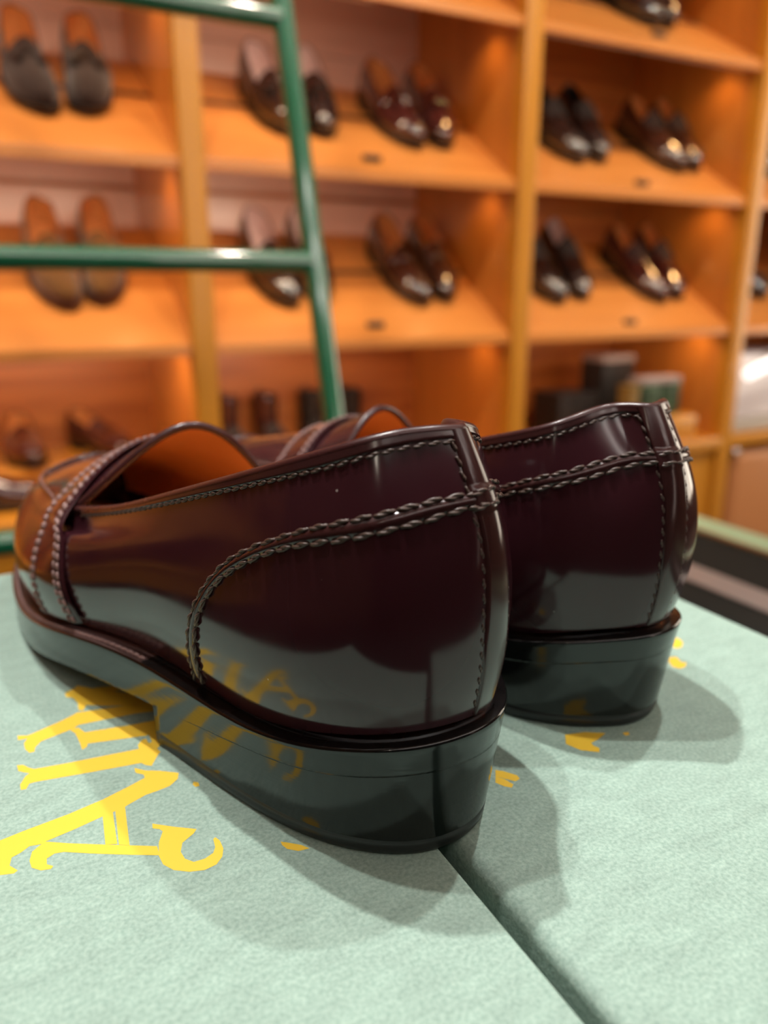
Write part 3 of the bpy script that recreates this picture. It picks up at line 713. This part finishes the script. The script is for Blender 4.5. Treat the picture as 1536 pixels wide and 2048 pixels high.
# ------------------------------------------------------------------ shoes on the shelves
def shelf_shoe(name, lat, style, up, lining, sole):
    root = empty(name); form = Form(lat)
    mats = dict(upper=up, lining=lining, rim=up, strip=up, welt=sole, edge=sole, under=M['sole_under'], rubber=M['rubber'])
    u = build_quarters(root, form, mats, 100, 18, False, 6.4)
    if style in ('tassel', 'penny'):
        v = vamp_and_tongue(root, form, mats, False, style == 'penny', 44, 48)
        if style == 'tassel':
            ar = form.arch
            for sg in (-1, 1):
                a = np.linspace(6.45, 7.55, 8); vv = np.linspace(4, 4+sg*.75, 8)
                P, N = surf_line(form, ar, a, vv, .0035)
                tas = MB().tube(P, np.interp(np.linspace(0, 1, 8), [0, .3, .42, .5, 1], [.002, .0025, .0058, .005, .0095]), 10).build('tassel', mats['upper'] if 'suede' not in up.name else M['black_matt'], root)
            vs_ = np.linspace(.6, 7.4, 40); s0 = smooth_line(VR_V, VR_A, vs_)+.05
            prof = np.linspace(0, 1, 7); h = .7+.9*np.sin(np.pi*prof)**.6
            MB().grid(strip(ar, form, s0, s0+.42, vs_, vs_, 0, 7, np.tile(h, (40, 1)).ravel()), flip=lat > 0).build('vamp_strap', mats['upper'], root)
    else:
        ar = form.arch; v = np.linspace(0, 8, 56)
        a0 = np.interp(v, [0, 2.6, 3.4, 4, 4.6, 5.4, 8], [4.7, 4.7, 4.55, 4.4, 4.55, 4.7, 4.7])
        vm = MB().grid(strip(ar, form, a0, np.full_like(v, 10.985), v, v, 0, 60, .7), flip=lat > 0).build('laced_front', up, root)
        mb = MB()
        for k in range(5):
            vv = np.linspace(3.2, 4.8, 9); P, N = surf_line(form, ar, np.full(9, 4.85+.36*k), vv, .0022); mb.tube(P, .0024, 6)
        mb.build('laces', M['lace'], vm)
        mb = MB()
        for s_ in (3.3, 4.7):
            a = np.linspace(4.6, 6.8, 16); P, N = surf_line(form, ar, a, np.full(16, s_), .0012); mb.tube(P, .0011, 6)
        mb.build('facing_seam', up, vm)
        vv = np.linspace(.1, 7.9, 40); P, N = surf_line(form, ar, np.full(40, 9.0)+.12*np.sin(vv*np.pi/8), vv, .0008)
        MB().tube(P, .0010, 6).build('toe_cap_seam', up, vm)
        if style == 'boot':
            g = []
            for z, k in ((52, .97), (70, .94), (95, .95), (120, .99), (150, 1.04), (158, 1.05)):
                g.append([(34*k*math.cos(t), 46+46*k*math.sin(t)*(1-.08*(z > 90)), z) for t in np.linspace(0, 2*np.pi, 40, endpoint=False)])
            g.append([(p[0]*.93, 46+(p[1]-46)*.93, 157) for p in g[-1]]); g.append([(p[0]*.9, 46+(p[1]-46)*.9, 80) for p in g[-1]])
            MB().grid(np.array(g)*.001, cv=True, flip=True).build('shaft', up, root)
            MB().tube(np.array([(.006*math.cos(t), .002, .157+.012*math.sin(t)) for t in np.linspace(0, np.pi, 9)]), .0022, 6).build('pull_tab', M['lace'], root)
    build_sole(root, form, mats, 100, False)
    build_insole(root, form, lining, 60)
    return root
TILT = math.atan(SLOPE)
def on_board(o, x, row, ytoe=1.712, yaw=0.):
    m = Matrix.Rotation(math.pi, 4, 'Z') @ Matrix.Rotation(-TILT, 4, 'X') @ Matrix.Rotation(yaw, 4, 'Z')
    o.scale = (1.1, 1.1, 1.1); yh = ytoe+.290*math.cos(TILT); o.rotation_euler = m.to_euler()
    o.location = (x, yh, ROWS[row+1]+SLOPE*(yh-YF)+.0006)
def flat(o, x, y, z, yaw=0.): o.location = (x, y, z+.0004); o.rotation_euler = (0, 0, math.pi+yaw)
PAIRS = [  # name, style, upper, lining, sole, row, toe positions, description, where
 ('tassel_loafer', 'tassel', 'suede_brown', 'tan_orange', 'dark_sole', 1, (.148, .268), 'dark brown suede tassel loafer', 'upper shelf far left'),
 ('penny_loafer', 'penny', 'suede_tan', 'tan_orange', 'brown_sole', 2, (.150, .262), 'olive tan suede loafer', 'lower shelf behind the ladder rung'),
 ('tassel_loafer', 'tassel', 'black_gloss', 'lilac_lining', 'dark_sole', 1, (.640, .762), 'shiny black tassel loafer with pale insole', 'upper shelf behind the ladder rail'),
 ('tassel_loafer', 'tassel', 'burg_gloss', 'tan_orange', 'dark_sole', 1, (.945, 1.072), 'shiny burgundy tassel loafer with tan insole', 'upper shelf right of the ladder'),
 ('penny_loafer', 'penny', 'black_gloss', 'lilac_lining', 'dark_sole', 2, (.622, .742), 'black penny loafer with pale insole', 'lower shelf behind the ladder rail'),
 ('penny_loafer', 'penny', 'brown_gloss', 'tan_orange', 'dark_sole', 2, (.968, 1.088), 'dark brown loafer with tan insole', 'lower shelf right of the ladder'),
 ('oxford_shoe', 'laced', 'black_gloss', 'lilac_lining', 'dark_sole', 0, (1.655, 1.765), 'shiny black lace-up shoe', 'topmost shelf at the photo top'),
 ('oxford_shoe', 'laced', 'black_gloss', 'black_matt', 'dark_sole', 1, (1.432, 1.560), 'shiny black lace-up shoe', 'upper shelf against the middle upright'),
 ('oxford_shoe', 'laced', 'brown_gloss', 'tan_orange', 'dark_sole', 1, (1.795, 1.912), 'dark brown lace-up shoe with tan lining', 'upper shelf near the right upright'),
 ('oxford_shoe', 'laced', 'black_gloss', 'lilac_lining', 'dark_sole', 2, (1.394, 1.530), 'black lace-up shoe with pale lining', 'lower shelf against the middle upright'),
 ('oxford_shoe', 'laced', 'burg_gloss', 'tan_orange', 'dark_sole', 2, (1.772, 1.896), 'deep burgundy lace-up shoe with tan lining', 'lower shelf near the right upright'),
]
PROTO = {}
def get_shoe(name, lat, style, up, lin, sole):
    k = (lat, style, up, lin, sole)
    if k in PROTO: return copy_tree(PROTO[k])
    PROTO[k] = shelf_shoe(name, lat, style, M[up], M[lin], M[sole]); return PROTO[k]
for name, style, up, lin, sole, row, xs, desc, where in PAIRS:
    for j, x in enumerate(xs):
        o = get_shoe(name, 1 if j == 0 else -1, style, up, lin, sole)
        tag(o, '%s, %s of two, %s' % (desc, ('left', 'right')[j], where), 'shoe', 'shoes displayed on the wall shelves')
        on_board(o, x, row, 1.708+(-.008, .006)[j], (.02, -.03)[j])
for row, x, dsc in ((1, 2.235, 'shiny black lace-up shoe at the right photo edge, on the upper shelf'), (2, 2.225, 'shiny black lace-up shoe at the right photo edge, on the lower shelf')):
    o = get_shoe('oxford_shoe', 1, 'laced', 'black_gloss', 'black_matt', 'dark_sole'); tag(o, dsc, 'shoe', 'shoes displayed on the wall shelves'); on_board(o, x, row)
# shoes and boots along the ledge
STEP = LEDGE+.055
spart(MB().box((PX[3]+PW/2, 1.84, LEDGE), (PX[4]-PW/2, YB-.03, STEP), .003), 'riser_step', M['wood_x'])
for lat, x, y, z, yaw, d in ((-1, -.14, 1.71, LEDGE, R(94), 'burgundy loafer crosswise on the ledge at the left photo edge'),
                             (1, .060, 2.075, STEP, .02, 'burgundy loafer on the raised step at the left photo edge'),
                             (-1, .185, 2.075, STEP, R(24), 'burgundy loafer on the raised step just left of the left upright')):
    o = get_shoe('penny_loafer', lat, 'penny', 'burg_gloss', 'tan_orange', 'dark_sole'); tag(o, d, 'shoe', 'burgundy shoes along the ledge'); flat(o, x, y, z, yaw)
for mt, xs, c in (('burg_gloss', (.570, .680), 'burgundy'), ('black_matt', (.815, .935), 'black')):
    for j, x in enumerate(xs):
        o = get_shoe('ankle_boot', 1 if j == 0 else -1, 'boot', mt, 'black_matt', 'dark_sole')
        tag(o, '%s ankle boot, %s of two, on the ledge %s' % (c, ('left', 'right')[j], 'by the left upright' if mt == 'burg_gloss' else 'behind the ladder rail'), 'boot', 'ankle boots on the ledge')
        flat(o, x, 2.078, LEDGE, 0)
# ------------------------------------------------------------------ little name plaques on the boards
m0 = Matrix.Rotation(TILT, 4, 'X')
pl = None
for x, y, row, d in ((.815, 1.640, 1, 'upper shelf below the burgundy tassel loafers'), (1.600, 1.628, 1, 'upper shelf below the dark brown lace-up shoes'),
                     (.823, 1.640, 2, 'lower shelf below the dark brown loafers'), (1.600, 1.628, 2, 'lower shelf below the deep burgundy lace-up shoes'), (1.625, 1.640, 0, 'topmost shelf below the black lace-up shoes')):
    if pl is None:
        pl = empty('name_plaque')
        MB().box((-.021, -.006, 0), (.021, .006, .011), .0015).build('block', M['holder'], pl)
        MB().box((-.019, -.0068, .0012), (.019, -.0058, .0098)).build('face', M['plaque'], pl)
        o = pl
    else: o = copy_tree(pl)
    tag(o, 'small dark plaque on the '+d, 'plaque', 'plaques on the shelves')
    o.location = (x, y, ROWS[row+1]+SLOPE*(y-YF)+.0004); o.rotation_euler = m0.to_euler()
# ------------------------------------------------------------------ shoe care goods in the right bay
o = MB().box((1.64, 1.615, LEDGE+.0004), (1.895, 1.755, LEDGE+.073), .004).build('display_block', M['wood_x']); tag(o, 'small wooden display block on the ledge under the polish cartons', 'display block')
def box_carton(name, lo, hi, m, lid, label):
    e = tag(empty(name, ((lo[0]+hi[0])/2, (lo[1]+hi[1])/2, lo[2])), label, 'carton', 'shoe care cartons')
    inv = Matrix.Translation((-(lo[0]+hi[0])/2, -(lo[1]+hi[1])/2, -lo[2]))
    zt = hi[2]-.018
    a = MB().box(lo, (hi[0], hi[1], zt), .0015).build('body', m, e); a.matrix_parent_inverse = inv
    b = MB().box((lo[0]-.0008, lo[1]-.0008, zt-.001), (hi[0]+.0008, hi[1]+.0008, hi[2]), .003).build('lid', lid, e); b.matrix_parent_inverse = inv
    return e
zb = LEDGE+.0735
box_carton('polish_carton', (1.704, 1.655, zb), (1.776, 1.715, zb+.112), M['card_green'], M['lid_grey'], 'dark green polish carton with grey lid, middle of the three on the wooden block')
box_carton('polish_carton', (1.783, 1.655, zb), (1.857, 1.715, zb+.112), M['card_green'], M['lid_grey'], 'dark green polish carton with grey lid, rightmost on the wooden block')
box_carton('polish_carton', (1.660, 1.66, zb), (1.696, 1.71, zb+.092), M['card_gold'], M['card_gold'], 'narrow dull gold carton on the wooden block')
box_carton('tall_carton', (1.682, 1.80, LEDGE+.0004), (1.808, 1.90, -.078), M['card_dark'], M['lid_grey'], 'tall black carton with grey lid behind the polish cartons')
box_carton('low_carton', (1.52, 1.80, LEDGE+.0004), (1.672, 1.93, -.185), M['card_dark'], M['card_dark'], 'low black carton left of the tall black carton')
# ------------------------------------------------------------------ right photo edge
e = tag(empty('storage_bin', (2.24, 1.76, LEDGE+.0004)), 'white bin with a slanted bar carrying an added highlight glow at the right photo edge', 'bin')
def bpart(mb, n, m): o = mb.build(n, m, e); o.matrix_parent_inverse = Matrix.Translation((-2.24, -1.76, -LEDGE-.0004)); return o
bpart(MB().box((2.045, 1.62, LEDGE+.0004), (2.44, 1.92, LEDGE+.035), .006), 'plinth', M['grey_base'])
bpart(MB().box((2.062, 1.64, LEDGE+.034), (2.43, 1.91, -.07), .02, 4), 'body', M['white'])
bpart(MB().tube([(2.030, 1.566, -.128), (2.10, 1.566, -.106), (2.25, 1.566, -.058), (2.38, 1.566, -.017)], .017, 16), 'highlight_bar', M['bright_white'])  # blown-out highlight put into the slanted bar as emission
bpart(MB().box((2.19, 1.575, -.088), (2.206, 1.66, -.074), .002), 'bracket', M['steel'])
e2 = tag(empty('padded_stool', (2.25, 1.75, FL)), 'tan padded stool pushed under the ledge at the right photo edge', 'stool')
def qpart(mb, n, m): o = mb.build(n, m, e2); o.matrix_parent_inverse = Matrix.Translation((-2.25, -1.75, -FL)); return o
qpart(MB().box((2.075, 1.60, -.80), (2.46, 1.95, -.372), .03, 4), 'cushion', M['tan_hide'])
for x in (2.11, 2.42):
    for y in (1.64, 1.91): qpart(MB().box((x-.015, y-.015, FL), (x+.015, y+.015, -.79), .003), 'leg', M['black_matt'])
qpart(MB().lathe([(0, .016), (.010, .012), (.014, 0), (.010, -.012), (0, -.016)], (2.062, 1.60, -.372), 16), 'steel_corner_knob', M['steel'])
